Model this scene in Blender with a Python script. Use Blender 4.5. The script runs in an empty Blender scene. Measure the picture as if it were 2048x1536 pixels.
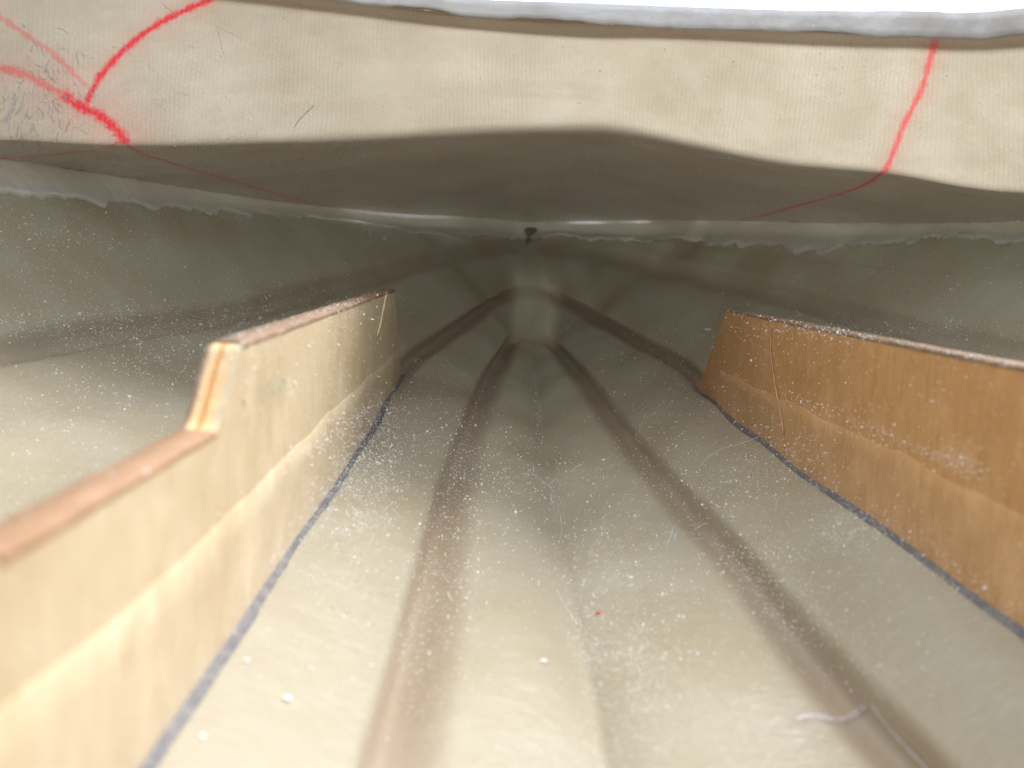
import bpy, math, random
import numpy as np
from mathutils import Vector, Matrix
from mathutils.bvhtree import BVHTree

random.seed(7)
rng = np.random.default_rng(7)
scene = bpy.context.scene
col = scene.collection

# ------------------------------------------------------------------ camera
FPX = 2000.0                                   # focal length in pixels of a 2048 px wide picture
VPX, VPY, ROLL = 985.0, 523.0, math.radians(2.7)


def _n(v):
    return v / np.linalg.norm(v)


YC = _n(np.array([(VPX - 1024) / FPX, -(VPY - 768) / FPX, -1.0]))
XC = np.array([math.cos(ROLL), -math.sin(ROLL), 0.0])
XC = _n(XC - YC * XC.dot(YC))
ZC = np.cross(XC, YC)
RW = np.array([XC, YC, ZC])                    # camera axes -> hull axes

cam_data = bpy.data.cameras.new('camera')
cam_data.sensor_width = 36.0
cam_data.lens = 36.0 * FPX / 2048.0
cam_data.clip_start = 0.004
cam_data.clip_end = 50.0
cam_data.dof.use_dof = True
cam_data.dof.focus_distance = 0.245
cam_data.dof.aperture_fstop = 27.0
cam = bpy.data.objects.new('camera', cam_data)
cam.matrix_world = Matrix([list(RW[0]) + [0], list(RW[1]) + [0], list(RW[2]) + [0], [0, 0, 0, 1]])
col.objects.link(cam)
scene.camera = cam

# ------------------------------------------------------------------ light: bright overcast sky above the open cockpit
world = bpy.data.worlds.new('World')
scene.world = world
world.use_nodes = True
bg = world.node_tree.nodes['Background']
bg.inputs['Color'].default_value = (0.90, 0.96, 1.0, 1)
bg.inputs['Strength'].default_value = 1.55

sun_data = bpy.data.lights.new('sun', 'SUN')
sun_data.energy = 5.0
sun_data.angle = math.radians(34)
sun_data.color = (1.0, 0.985, 0.96)
sun = bpy.data.objects.new('sun', sun_data)
sun.rotation_euler = Vector((-0.52, -0.42, -0.76)).to_track_quat('-Z', 'Y').to_euler()
sun.location = (0.3, -0.6, 1.0)
col.objects.link(sun)

scene.render.engine = 'CYCLES'
scene.cycles.use_denoising = True
scene.cycles.max_bounces = 5
scene.cycles.diffuse_bounces = 3
scene.cycles.adaptive_threshold = 0.02
scene.view_settings.view_transform = 'Standard'
scene.view_settings.look = 'None'
scene.view_settings.exposure = 0.34
scene.view_settings.gamma = 1.0
scene.view_settings.use_curve_mapping = False


# ------------------------------------------------------------------ helpers
def ray(px, py):
    d = RW @ np.array([(px - 1024) / FPX, -(py - 768) / FPX, -1.0])
    return d


def P(px, py, Y):
    """point of the place seen at (px, py), Y metres ahead along the hull axis"""
    d = ray(px, py)
    return d * (Y / d[1])


def W(x, y, z):
    return np.array([x, y, z], float)


def catmull(pts, s):
    """pts (n,3) uniform parameter 0..n-1, sampled at the values s"""
    pts = np.asarray(pts, float)
    n = len(pts)
    s = np.clip(np.asarray(s, float), 0, n - 1 - 1e-9)
    i = np.floor(s).astype(int)
    f = (s - i)[:, None]
    p0 = pts[np.maximum(i - 1, 0)]
    p1 = pts[i]
    p2 = pts[np.minimum(i + 1, n - 1)]
    p3 = pts[np.minimum(i + 2, n - 1)]
    return 0.5 * (2 * p1 + (p2 - p0) * f + (2 * p0 - 5 * p1 + 4 * p2 - p3) * f ** 2 + (3 * p1 - p0 - 3 * p2 + p3) * f ** 3)


def pchip(x, y, xi):
    """monotone cubic; x increasing, y (n,m)"""
    x = np.asarray(x, float)
    y = np.asarray(y, float)
    if y.ndim == 1:
        return pchip(x, y[:, None], xi)[:, 0]
    h = np.diff(x)[:, None]
    d = np.diff(y, axis=0) / h
    m = np.zeros_like(y)
    m[0], m[-1] = d[0], d[-1]
    w1 = 2 * h[1:] + h[:-1]
    w2 = h[1:] + 2 * h[:-1]
    same = d[1:] * d[:-1] > 0
    with np.errstate(divide='ignore', invalid='ignore'):
        hm = (w1 + w2) / (w1 / d[:-1] + w2 / d[1:])
    m[1:-1] = np.where(same, hm, 0)
    xi = np.clip(np.asarray(xi, float), x[0], x[-1])
    i = np.clip(np.searchsorted(x, xi, side='right') - 1, 0, len(x) - 2)
    t = ((xi - x[i]) / (x[i + 1] - x[i]))[:, None]
    H = h[i]
    return ((2 * t ** 3 - 3 * t ** 2 + 1) * y[i] + (t ** 3 - 2 * t ** 2 + t) * H * m[i]
            + (-2 * t ** 3 + 3 * t ** 2) * y[i + 1] + (t ** 3 - t ** 2) * H * m[i + 1])


def smooth_noise(n, scale, seed, amp=1.0):
    r = np.random.default_rng(seed)
    k = max(4, int(n / scale) + 4)
    return amp * catmull(r.normal(0, 1, (k, 1)), np.linspace(0, k - 1, n))[:, 0]


def mesh_obj(name, verts, faces, mat, parent=None, uv=None, smooth=True, attrs=None):
    me = bpy.data.meshes.new(name)
    me.from_pydata([tuple(v) for v in verts], [], [tuple(f) for f in faces])
    if mat:
        me.materials.append(mat)
    if smooth:
        me.polygons.foreach_set('use_smooth', [True] * len(me.polygons))
    if uv is not None:
        lay = me.uv_layers.new(name='UVMap')
        idx = np.zeros(len(me.loops), dtype=np.int32)
        me.loops.foreach_get('vertex_index', idx)
        lay.data.foreach_set('uv', np.asarray(uv, np.float32)[idx].ravel())
    for k, a in (attrs or {}).items():
        at = me.attributes.new(k, 'FLOAT', 'POINT')
        at.data.foreach_set('value', np.asarray(a, np.float32).ravel())
    me.update()
    o = bpy.data.objects.new(name, me)
    col.objects.link(o)
    if parent:
        o.parent = parent
    return o


def grid_faces(a, b, flip=False):
    i, j = np.meshgrid(np.arange(a - 1), np.arange(b - 1), indexing='ij')
    q = np.stack([i * b + j, (i + 1) * b + j, (i + 1) * b + j + 1, i * b + j + 1], -1).reshape(-1, 4)
    return q[:, ::-1].tolist() if flip else q.tolist()


def empty(name, loc=(0, 0, 0)):
    o = bpy.data.objects.new(name, None)
    o.empty_display_size = 0.01
    o.location = loc
    col.objects.link(o)
    return o


def tag(o, label, cat, group=None, kind=None):
    o['label'] = label
    o['category'] = cat
    if group:
        o['group'] = group
    if kind:
        o['kind'] = kind
    return o


# ------------------------------------------------------------------ node helper
class NT:
    def __init__(self, name):
        self.m = bpy.data.materials.new(name)
        self.m.use_nodes = True
        self.t = self.m.node_tree
        self.b = self.t.nodes['Principled BSDF']

    def n(self, typ, **kw):
        nd = self.t.nodes.new(typ)
        for k, v in kw.items():
            if k.startswith('i_'):
                nd.inputs[k[2:].replace('_', ' ')].default_value = v
            else:
                setattr(nd, k, v)
        return nd

    def l(self, a, b):
        self.t.links.new(a, b)

    def math(self, op, a, b=None, clamp=False):
        nd = self.n('ShaderNodeMath', operation=op, use_clamp=clamp)
        for i, v in enumerate((a, b)):
            if v is None:
                continue
            if isinstance(v, (int, float)):
                nd.inputs[i].default_value = v
            else:
                self.l(v, nd.inputs[i])
        return nd.outputs[0]

    def mix(self, f, a, b, blend='MIX'):
        nd = self.n('ShaderNodeMix', data_type='RGBA', blend_type=blend)
        for s, v in ((nd.inputs[0], f), (nd.inputs[6], a), (nd.inputs[7], b)):
            if isinstance(v, (int, float)):
                s.default_value = v
            elif isinstance(v, tuple):
                s.default_value = (*v, 1) if len(v) == 3 else v
            else:
                self.l(v, s)
        return nd.outputs[2]

    def ramp(self, f, lo, hi, a=0.0, b=1.0):
        nd = self.n('ShaderNodeMapRange')
        nd.inputs['From Min'].default_value = lo
        nd.inputs['From Max'].default_value = hi
        nd.inputs['To Min'].default_value = a
        nd.inputs['To Max'].default_value = b
        self.l(f, nd.inputs['Value'])
        return nd.outputs[0]

    def coord(self, which='Object', scale=(1, 1, 1)):
        tc = self.n('ShaderNodeTexCoord')
        mp = self.n('ShaderNodeMapping')
        mp.inputs['Scale'].default_value = scale
        self.l(tc.outputs[which], mp.inputs['Vector'])
        return mp.outputs[0]

    def noise(self, vec, scale, detail=3, rough=0.55):
        nd = self.n('ShaderNodeTexNoise')
        nd.inputs['Scale'].default_value = scale
        nd.inputs['Detail'].default_value = detail
        nd.inputs['Roughness'].default_value = rough
        self.l(vec, nd.inputs['Vector'])
        return nd.outputs[0]

    def attr(self, name):
        return self.n('ShaderNodeAttribute', attribute_name=name).outputs['Fac']

    def bump(self, h, strength, dist, prev=None):
        nd = self.n('ShaderNodeBump')
        nd.inputs['Strength'].default_value = strength
        nd.inputs['Distance'].default_value = dist
        self.l(h, nd.inputs['Height'])
        if prev is not None:
            self.l(prev, nd.inputs['Normal'])
        return nd.outputs[0]


CELL = 0.00108


def weave(k):
    """plain-weave glass cloth in metric UV; returns a height 0..1 and a noise that tells where resin hides it"""
    tc = k.n('ShaderNodeTexCoord')
    nz = k.n('ShaderNodeTexNoise')
    nz.inputs['Scale'].default_value = 160
    nz.inputs['Detail'].default_value = 2
    k.l(tc.outputs['UV'], nz.inputs['Vector'])
    off = k.n('ShaderNodeVectorMath', operation='MULTIPLY_ADD')
    k.l(nz.outputs['Color'], off.inputs[0])
    off.inputs[1].default_value = (0.0016, 0.0016, 0)
    k.l(tc.outputs['UV'], off.inputs[2])
    sp = k.n('ShaderNodeSeparateXYZ')
    k.l(off.outputs[0], sp.inputs[0])
    u = k.math('MULTIPLY', sp.outputs[0], 1.0 / CELL)
    v = k.math('MULTIPLY', sp.outputs[1], 1.0 / (CELL * 0.92))
    v = k.math('ADD', v, k.math('MULTIPLY', k.math('FLOOR', u), 0.5))
    gu = k.math('POWER', k.math('ABSOLUTE', k.math('SINE', k.math('MULTIPLY', u, math.pi))), 0.45)
    gv = k.math('POWER', k.math('ABSOLUTE', k.math('SINE', k.math('MULTIPLY', v, math.pi))), 0.45)
    h = k.math('MULTIPLY', k.math('ADD', k.math('MULTIPLY', gu, 0.62), 0.38), k.math('ADD', k.math('MULTIPLY', gv, 0.34), 0.66))
    hide = k.n('ShaderNodeTexNoise')
    hide.inputs['Scale'].default_value = 42
    hide.inputs['Detail'].default_value = 3
    k.l(tc.outputs['UV'], hide.inputs['Vector'])
    return h, k.ramp(hide.outputs[0], 0.36, 0.56, 0.25, 1.0)


def laminate(name, base, resin, weave_amt, bump_mm, rough=0.42, red=False, thin=False, glow=(1.0, 0.98, 0.93)):
    k = NT(name)
    o = k.coord('Object')
    h, show = weave(k)
    big = k.noise(o, 34, 3)
    fine = k.noise(o, 600, 2)
    c = k.mix(k.ramp(big, 0.35, 0.68, 0, 0.45 if red else 1.0), base, tuple(x * y for x, y in zip(base, (0.86, 0.81, 0.72))))
    c = k.mix(k.ramp(fine, 0.35, 0.7, 0, 0.28), c, tuple(x * 0.80 for x in base))
    if red:
        st = k.noise(k.coord('Object', (14, 190, 190)), 1.0, 3)
        c = k.mix(k.ramp(st, 0.42, 0.62, 0, 0.20), c, tuple(x * y for x, y in zip(base, (0.70, 0.64, 0.54))))
    am = k.math('MULTIPLY', k.attr('resin'), k.ramp(big, 0.2, 0.7, 0.8, 1.0))
    c = k.mix(am, c, resin)  # resin brown, also used for shade painted into creases and the flange
    gap = k.math('SUBTRACT', 1.0, h, True)
    if weave_amt > 0:
        f = k.math('MULTIPLY', k.math('MULTIPLY', gap, show), weave_amt)
        c = k.mix(f, c, tuple(x * y for x, y in zip(base, (0.55, 0.50, 0.42))))
    if red:
        # pigment that has soaked through the cloth along a painted line
        line = k.attr('line')
        br = k.noise(o, 900, 3)
        core = k.ramp(k.math('ADD', line, k.ramp(br, 0.3, 0.7, -0.10, 0.08)), 0.58, 0.90)
        dots = k.math('MULTIPLY', core, k.ramp(h, 0.4, 0.95, 1.0, 0.86))
        f = k.math('MULTIPLY', dots, k.attr('fade'))
        f = k.math('MAXIMUM', f, k.math('MULTIPLY', k.attr('halo'), 0.20), True)
        c = k.mix(f, c, (0.74, 0.022, 0.050))
    k.l(c, k.b.inputs['Base Color'])
    k.b.inputs['Roughness'].default_value = rough
    k.b.inputs['Specular IOR Level'].default_value = 0.45
    hh = k.math('MULTIPLY', h, show)
    tot = k.math('ADD', k.math('MULTIPLY', hh, bump_mm), k.math('MULTIPLY', fine, 0.22))
    tot = k.math('ADD', tot, k.math('MULTIPLY', big, 1.2))
    nrm = k.bump(tot, 0.8, 0.001)
    k.l(nrm, k.b.inputs['Normal'])
    if thin:
        # a single layer of cloth lets daylight through
        tr = k.n('ShaderNodeBsdfTranslucent')
        k.l(k.mix(1.0, c, glow, 'MULTIPLY'), tr.inputs['Color'])
        mx = k.n('ShaderNodeMixShader')
        k.l(k.math('MULTIPLY', k.attr('thin'), k.ramp(big, 0.3, 0.7, 1.1, 0.8)), mx.inputs[0])
        k.l(k.b.outputs[0], mx.inputs[1])
        k.l(tr.outputs[0], mx.inputs[2])
        k.l(mx.outputs[0], k.t.nodes['Material Output'].inputs['Surface'])
    return k.m


BASE = (0.376, 0.340, 0.270)
M_HULL = laminate('hull_laminate', BASE, (0.270, 0.188, 0.132), 0.08, 0.09, 0.27, thin=True, glow=(0.97, 1.0, 0.90))
M_DECK = laminate('deck_laminate', (0.56, 0.505, 0.43), (0.36, 0.235, 0.145), 0.30, 0.24, 0.42, red=True, thin=True)


def mat_filler():
    k = NT('white_filler')
    o = k.coord('Object')
    c = k.mix(k.ramp(k.noise(o, 200, 4), 0.3, 0.7), (0.97, 0.97, 0.98), (0.93, 0.93, 0.94))
    k.l(c, k.b.inputs['Base Color'])
    k.b.inputs['Roughness'].default_value = 0.7
    n = k.bump(k.noise(o, 700, 5, 0.7), 0.5, 0.0004)
    k.l(n, k.b.inputs['Normal'])
    tr = k.n('ShaderNodeBsdfTranslucent')
    k.l(c, tr.inputs['Color'])
    mx = k.n('ShaderNodeMixShader')
    mx.inputs[0].default_value = 0.30
    k.l(k.b.outputs[0], mx.inputs[1])
    k.l(tr.outputs[0], mx.inputs[2])
    k.l(mx.outputs[0], k.t.nodes['Material Output'].inputs['Surface'])
    return k.m


def mat_cut():
    k = NT('sanded_edge')
    o = k.coord('Object', (18, 420, 420))
    p = k.coord('Object')
    f = k.ramp(k.noise(o, 1.0, 4, 0.7), 0.38, 0.62)
    c = k.mix(f, (0.60, 0.60, 0.63), (0.50, 0.49, 0.51))
    c = k.mix(k.ramp(k.noise(p, 35, 3), 0.56, 0.68, 0, 0.6), c, (0.38, 0.35, 0.34))
    k.l(c, k.b.inputs['Base Color'])
    k.b.inputs['Roughness'].default_value = 0.8
    k.l(k.bump(k.noise(p, 1200, 4, 0.7), 0.3, 0.0001), k.b.inputs['Normal'])
    return k.m


def mat_wood(name, light, dark, vertical=True, rough=0.38, spec=0.5):
    k = NT(name)
    g = k.coord('Object', (900, 800, 120) if vertical else (900, 60, 700))
    o = k.coord('Object')
    f = k.ramp(k.math('ADD', k.math('MULTIPLY', k.noise(g, 1.0, 5, 0.65), 0.55), k.math('MULTIPLY', k.noise(o, 260, 5, 0.7), 0.45)), 0.36, 0.64)
    c = k.mix(f, light, dark)
    c = k.mix(k.ramp(k.noise(o, 70, 4, 0.65), 0.44, 0.64, 0, 0.6), c, tuple(x * y for x, y in zip(light, (0.76, 0.69, 0.58))))
    c = k.mix(k.ramp(k.noise(o, 95, 4, 0.6), 0.54, 0.72, 0, 0.4), c, tuple(min(1, x * 1.2 + 0.06) for x in light))
    # dull white smears of sanding dust rubbed into the grain
    c = k.mix(k.math('MULTIPLY', k.ramp(k.noise(g, 2.2, 4, 0.7), 0.60, 0.74), k.ramp(k.noise(o, 70, 3), 0.46, 0.62, 0, 0.55)), c, (0.72, 0.66, 0.58))
    k.l(c, k.b.inputs['Base Color'])
    k.b.inputs['Roughness'].default_value = rough
    k.b.inputs['Specular IOR Level'].default_value = spec
    k.l(k.bump(f, 0.3, 0.0003), k.b.inputs['Normal'])
    return k.m


def mat_plain(name, colr, rough=0.6, var=0.15, scale=300, spec=0.4):
    k = NT(name)
    o = k.coord('Object')
    c = k.mix(k.ramp(k.noise(o, scale, 3), 0.3, 0.7), colr, tuple(x * (1 - var) for x in colr))
    k.l(c, k.b.inputs['Base Color'])
    k.b.inputs['Roughness'].default_value = rough
    k.b.inputs['Specular IOR Level'].default_value = spec
    k.l(k.bump(k.noise(o, 900, 3), 0.4, 0.0003), k.b.inputs['Normal'])
    return k.m


M_FILL = mat_filler()
M_CUT = mat_cut()
M_WOODL = mat_wood('pale_ply_veneer', (0.60, 0.50, 0.35), (0.51, 0.40, 0.26))
M_WOODR = mat_wood('orange_ply_veneer', (0.60, 0.345, 0.155), (0.46, 0.24, 0.095), rough=0.34)
M_EDGE = mat_wood('dark_ply_edge', (0.26, 0.16, 0.095), (0.14, 0.085, 0.05), vertical=False, rough=0.6)
M_CORE1 = mat_wood('light_ply_core', (0.76, 0.56, 0.34), (0.62, 0.42, 0.22), rough=0.6, spec=0.2)
M_CORE2 = mat_wood('amber_ply_core', (0.66, 0.32, 0.10), (0.52, 0.22, 0.06), rough=0.6, spec=0.2)
M_EDGE2 = mat_wood('brown_ply_edge', (0.35, 0.205, 0.115), (0.24, 0.13, 0.07), vertical=False, rough=0.6)


def mat_glue():
    k = NT('grey_violet_glue')
    o = k.coord('Object')
    f = k.ramp(k.noise(o, 320, 4, 0.65), 0.42, 0.66)
    c = k.mix(f, (0.105, 0.100, 0.112), (0.19, 0.178, 0.175))
    k.l(c, k.b.inputs['Base Color'])
    k.b.inputs['Roughness'].default_value = 0.45
    k.l(k.bump(k.noise(o, 700, 3), 0.5, 0.0004), k.b.inputs['Normal'])
    return k.m


M_GLUE = mat_glue()
M_DUST = mat_plain('white_dust', (0.93, 0.93, 0.95), 0.5, 0.05)
M_FIBRE = mat_plain('glass_fibre', (0.92, 0.93, 0.95), 0.3, 0.05, spec=0.6)
_t = M_FIBRE.node_tree
_tr = _t.nodes.new('ShaderNodeBsdfTranslucent')
_tr.inputs['Color'].default_value = (0.95, 0.96, 1.0, 1)
_mx = _t.nodes.new('ShaderNodeMixShader')
_mx.inputs[0].default_value = 0.5
_t.links.new(_t.nodes['Principled BSDF'].outputs[0], _mx.inputs[1])
_t.links.new(_tr.outputs[0], _mx.inputs[2])
_t.links.new(_mx.outputs[0], _t.nodes['Material Output'].inputs['Surface'])
M_BROWN = mat_plain('brown_fibre', (0.52, 0.30, 0.16), 0.5, 0.3)
M_RESINDARK = mat_plain('dark_resin', (0.42, 0.43, 0.39), 0.5, 0.3)
M_CRUMB_RED = mat_plain('red_crumb', (0.75, 0.03, 0.05), 0.5)
M_GREEN = mat_plain('green_smear', (0.22, 0.42, 0.33), 0.6)

# ------------------------------------------------------------------ hull lines
Y0 = -0.13


def hk(Y):
    return -np.interp(Y, [-0.3, 0.10, 0.16, 0.25, 0.33, 0.40, 0.43], [0.0555, 0.0550, 0.0535, 0.0500, 0.0440, 0.0365, 0.0303])


def solve(px, py, dz):
    """where the sight line meets the hull bottom, dz(Y) above the keel"""
    d = ray(px, py)
    ys = np.linspace(0.04, 0.43, 2000)
    err = d[2] / d[1] * ys - (hk(ys) + dz(ys))
    i = np.where(err < 0)[0]
    Y = ys[i[0]] if len(i) else 0.43
    return P(px, py, Y)


def d_in(Y):
    return np.interp(Y, [0, 0.30, 0.40, 0.43], [0.0045, 0.0045, 0.003, 0.0006])


def d_0(Y):
    return np.zeros_like(Y)


sheer_l = [W(-.150, Y0, .021), W(-.150, 0, .021), W(-.146, .11, .021), W(-.136, .20, .0205), P(0, 322, .25), P(200, 351, .285), P(450, 389, .33),
           P(640, 414, .375), P(800, 428, .41), P(930, 434, .445), P(1010, 440, .465), P(1063, 446, .475)]
sheer_r = [W(.178, Y0, .017), W(.178, 0, .017), W(.172, .11, .017), W(.160, .20, .017), P(2048, 443, .265), P(1850, 450, .295), P(1700, 448, .325),
           P(1500, 443, .37), P(1300, 441, .42), P(1200, 442, .45), P(1120, 444, .468), P(1063, 446, .475)]
chine_l = [W(-.118, Y0, -.026), W(-.118, 0, -.026), W(-.112, .12, -.0255), P(0, 712, .205), P(200, 676, .24), P(430, 636, .285), P(600, 592, .325),
           P(740, 555, .36), P(870, 516, .40), P(960, 499, .435), P(1052, 490, .468)]
chine_r = [W(.150, Y0, -.026), W(.148, 0, -.025), W(.138, .12, -.021), P(2048, 708, .225), P(1900, 678, .25), P(1750, 640, .28), P(1600, 600, .32),
           P(1450, 563, .36), P(1290, 529, .405), P(1210, 511, .43), P(1130, 498, .45), P(1052, 490, .468)]
outer_l = [W(-.033, Y0, -.0425), W(-.033, .1, -.0422), W(-.032, .2, -.0412), W(-.030, .27, -.0392), P(820, 716, .33), P(870, 680, .355), P(920, 645, .38),
           P(970, 611, .41), P(1012, 588, .435), P(1052, 575, .45)]
outer_r = [W(.068, Y0, -.0392), W(.068, .1, -.0390), W(.068, .2, -.0384), W(.068, .27, -.0368), P(1380, 738, .333), P(1280, 680, .375), P(1200, 634, .412),
           P(1150, 606, .43), P(1092, 583, .445), P(1052, 575, .45)]
STEM_LOW = P(1062, 668, .43)
inner_l = [solve(x, y, d_in) for x, y in ((757, 1536), (800, 1370), (848, 1170), (886, 1000), (912, 915), (938, 845), (966, 770), (998, 715))] + [P(1033, 672, .425), STEM_LOW]
inner_r = [solve(x, y, d_in) for x, y in ((1850, 1536), (1752, 1430), (1622, 1280), (1502, 1140), (1402, 1035), (1322, 945), (1262, 872), (1202, 795), (1152, 735))] + [P(1097, 682, .425), STEM_LOW]
keel = [solve(x, y, d_0) for x, y in ((1203, 1536), (1182, 1400), (1152, 1250), (1122, 1100), (1092, 930), (1077, 800), (1068, 740))] + [STEM_LOW]
for L in (inner_l, inner_r, keel):
    a = L[0].copy()
    L.insert(0, W(a[0], 0.0, hk(0.0) + a[2] - hk(a[1])))
    L.insert(0, W(a[0], Y0, hk(0.0) + a[2] - hk(a[1])))

LINES = [sheer_l, chine_l, outer_l, inner_l, keel, inner_r, outer_r, chine_r, sheer_r]
NT_ = 340
tau = np.linspace(0, 1, NT_)
tt = 1 - (1 - tau) ** 1.6


def line_at(L, t):
    """sample a line at shares t of its run from the aft end to the stem"""
    L = np.asarray(L)
    seg = np.linalg.norm(np.diff(L, axis=0), axis=1)
    y = L[:, 1]
    Y = Y0 + t * (y[-1] - Y0)
    r = pchip(y, L, Y)
    return r


CTRL = np.array([line_at(L, tt) for L in LINES])          # 9 x NT x 3
SUB = [44, 52, 30, 34, 34, 30, 52, 44]                    # columns between the lines
cols, kpos = [], []
for a in range(8):
    m = SUB[a]
    for f in np.arange(m) / m:
        cols.append(CTRL[a] * (1 - f) + CTRL[a + 1] * f)
        kpos.append(a + f)
cols.append(CTRL[8])
kpos.append(8.0)
G = np.array(cols)                                       # K x NT x 3
kpos = np.array(kpos)
for it in range(9):                                      # soften the chines and the keel
    G[1:-1] = G[1:-1] * 0.5 + 0.25 * (G[:-2] + G[2:])
G[:, -1] = np.array([np.interp(kpos, range(9), CTRL[:, -1, c]) for c in range(3)]).T
BASEG = G.copy()
SARC = np.concatenate([np.zeros((1, NT_)), np.cumsum(np.linalg.norm(np.diff(G, axis=0), axis=2), axis=0)])


def grid_normals(G):
    du = np.gradient(G, axis=0)
    dv = np.gradient(G, axis=1)
    n = np.cross(dv, du)
    n /= np.linalg.norm(n, axis=2, keepdims=True) + 1e-12
    return n


N = grid_normals(G)
if N[len(kpos) // 2, NT_ // 3, 2] < 0:
    N = -N
SH = np.zeros(G.shape[:2])
RESIN_SHADE = np.zeros(G.shape[:2])


def sstep(a, b, x):
    t = np.clip((x - a) / (b - a), 0, 1)
    return t * t * (3 - 2 * t)


Yc = G[:, :, 1]
col_of = [int(np.argmin(np.abs(kpos - i))) for i in range(9)]


def carve(i, outward, w_in, w_out, depth, amount, fade_lo=-1, fade_hi=-0.9, tail=1.0):
    """groove left inside by a spray rail: a long inner slope and a short steep outer riser"""
    global SH, RESIN_SHADE
    q = (SARC - SARC[col_of[i]][None]) * outward
    prof = np.where(q < 0, sstep(-w_in * 1.25, -w_in * 0.0, q), 1 - sstep(0, w_out, q))
    tint = np.where(q < 0, sstep(-w_in * 1.45, -w_in * 0.35, q), 1 - sstep(w_out * 0.35, w_out * 1.1, q))
    end = 1 - sstep(0.985, 1.0, tt)[None] * (1 - tail)
    f = sstep(fade_lo, fade_hi, Yc) * end
    sc = np.clip(0.5 + 0.5 * (1 - sstep(0.36, 0.45, Yc)), 0.5, 1)
    SH -= prof * depth * f * sc
    RESIN_SHADE = np.maximum(RESIN_SHADE, tint * amount * f)  # brown resin tint, with groove and chine shade put into the colour


carve(3, -1, .0058, .0026, .0032, .60, tail=0.35)
carve(5, +1, .0058, .0026, .0032, .60, tail=0.35)
carve(2, -1, .0058, .0030, .0032, .60, .27, .31, tail=0.45)
carve(6, +1, .0058, .0030, .0032, .60, .27, .31, tail=0.45)
carve(1, -1, .0060, .0050, .0034, .26, tail=0.2)
carve(7, +1, .0060, .0050, .0034, .26, tail=0.2)


qk = np.abs(SARC - SARC[col_of[4]][None])
kz = np.exp(-(qk / .0032) ** 2)
SH -= kz * .0009 * (1 - sstep(.36, .42, Yc))
SH -= np.exp(-(qk / .0007) ** 2) * .0005
RESIN_SHADE = np.maximum(RESIN_SHADE, np.exp(-(qk / .0045) ** 2) * (.03 + .03 * np.sin(Yc * 90 + 1) * np.sin(Yc * 37)) * (1 - sstep(.38, .43, Yc)))  # soft shade of the keel put into the colour as a faint tint


def poly_dist(px_pts):
    """distance of every hull vertex from a crease that the sight lines trace on the hull"""
    pts = []
    bv = BVHTree.FromPolygons([tuple(v) for v in BASEG.reshape(-1, 3)], grid_faces(*BASEG.shape[:2]))
    for x, y in px_pts:
        d = ray(x, y)
        h = bv.ray_cast(Vector((0, 0, 0)), Vector(d).normalized())
        if h[0] is not None:
            pts.append(np.array(h[0]))
    V = BASEG.reshape(-1, 3)
    best = np.full(len(V), 9.0)
    for a, b in zip(pts[:-1], pts[1:]):
        ab = b - a
        t = np.clip(((V - a) @ ab) / (ab @ ab), 0, 1)
        best = np.minimum(best, np.linalg.norm(V - a - t[:, None] * ab, axis=1))
    return best.reshape(BASEG.shape[:2])


# soft creases running down to the stem, also tinted brown
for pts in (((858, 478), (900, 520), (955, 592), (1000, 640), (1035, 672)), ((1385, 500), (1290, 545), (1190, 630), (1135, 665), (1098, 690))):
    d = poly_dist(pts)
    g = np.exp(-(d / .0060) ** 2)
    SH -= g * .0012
    RESIN_SHADE = np.maximum(RESIN_SHADE, g * .30)

# amber resin where the rails were bedded in: from rail to inner groove, round ended
for i0, i1 in ((2, 3), (5, 6)):
    inside = sstep(0, .0012, SARC - SARC[col_of[i0]][None] - (-.001 if i0 == 2 else .0)) * sstep(0, .0012, SARC[col_of[i1]][None] - SARC)
    RESIN_SHADE = np.maximum(RESIN_SHADE, inside * 0.34 * (1 - sstep(.300, .312, Yc)) * sstep(.16, .30, Yc))

KP = kpos[:, None].repeat(NT_, 1)
# lapped edges of the cloth layers: real 0.3 mm steps on the sides and across the bottom
for kb, sgn in ((np.interp(Yc, [.0, .2, .33, .47], [.60, .55, .36, .30]), 1), (8 - np.interp(Yc, [.0, .2, .33, .47], [.48, .45, .52, .40]), -1)):
    wob = .012 * np.sin(Yc * 75) + .008 * np.sin(Yc * 190 + 2)
    SH += .00035 * sstep(0, .02, (KP - kb + wob) * sgn) * sstep(0, .3, np.minimum(KP, 8 - KP))
lap = .352 + .010 * np.sin(KP * 2.1 + 1) + .003 * np.sin(KP * 9)
SH += .00030 * sstep(0, .0012, lap - Yc)
for a_ in (2, 3, 4, 5):
    fr_ = np.clip(KP - a_, 0, 1)
    SH += .0008 * np.sin(np.pi * fr_) ** 2 * (1 - sstep(.36, .43, Yc))
SH += .0005 * np.sin(SARC * 118 + 9 * Yc) * np.sin(Yc * 31 + 1.3) + .00035 * np.sin(SARC * 210 - 40 * Yc + 2) + .0003 * np.sin(Yc * 72 + SARC * 60)
SH *= 1 - sstep(0.982, 0.9995, tt)[None]
H = G + N * SH[:, :, None]
K_ = len(kpos)
TARC = np.concatenate([np.zeros((K_, 1)), np.cumsum(np.linalg.norm(np.diff(BASEG, axis=1), axis=2), axis=1)], axis=1)
uvH = np.stack([TARC[K_ // 4][None].repeat(K_, 0), SARC[:, 200][:, None].repeat(NT_, 1)], -1)

boat = empty('boat_hull', (0.017, 0.1, -0.06))
tag(boat, 'bow of a bare fibreglass model boat hull seen from inside its cockpit', 'boat hull')
ORG = np.array(boat.location)


def rel(v):
    return np.asarray(v, float) - ORG


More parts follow.
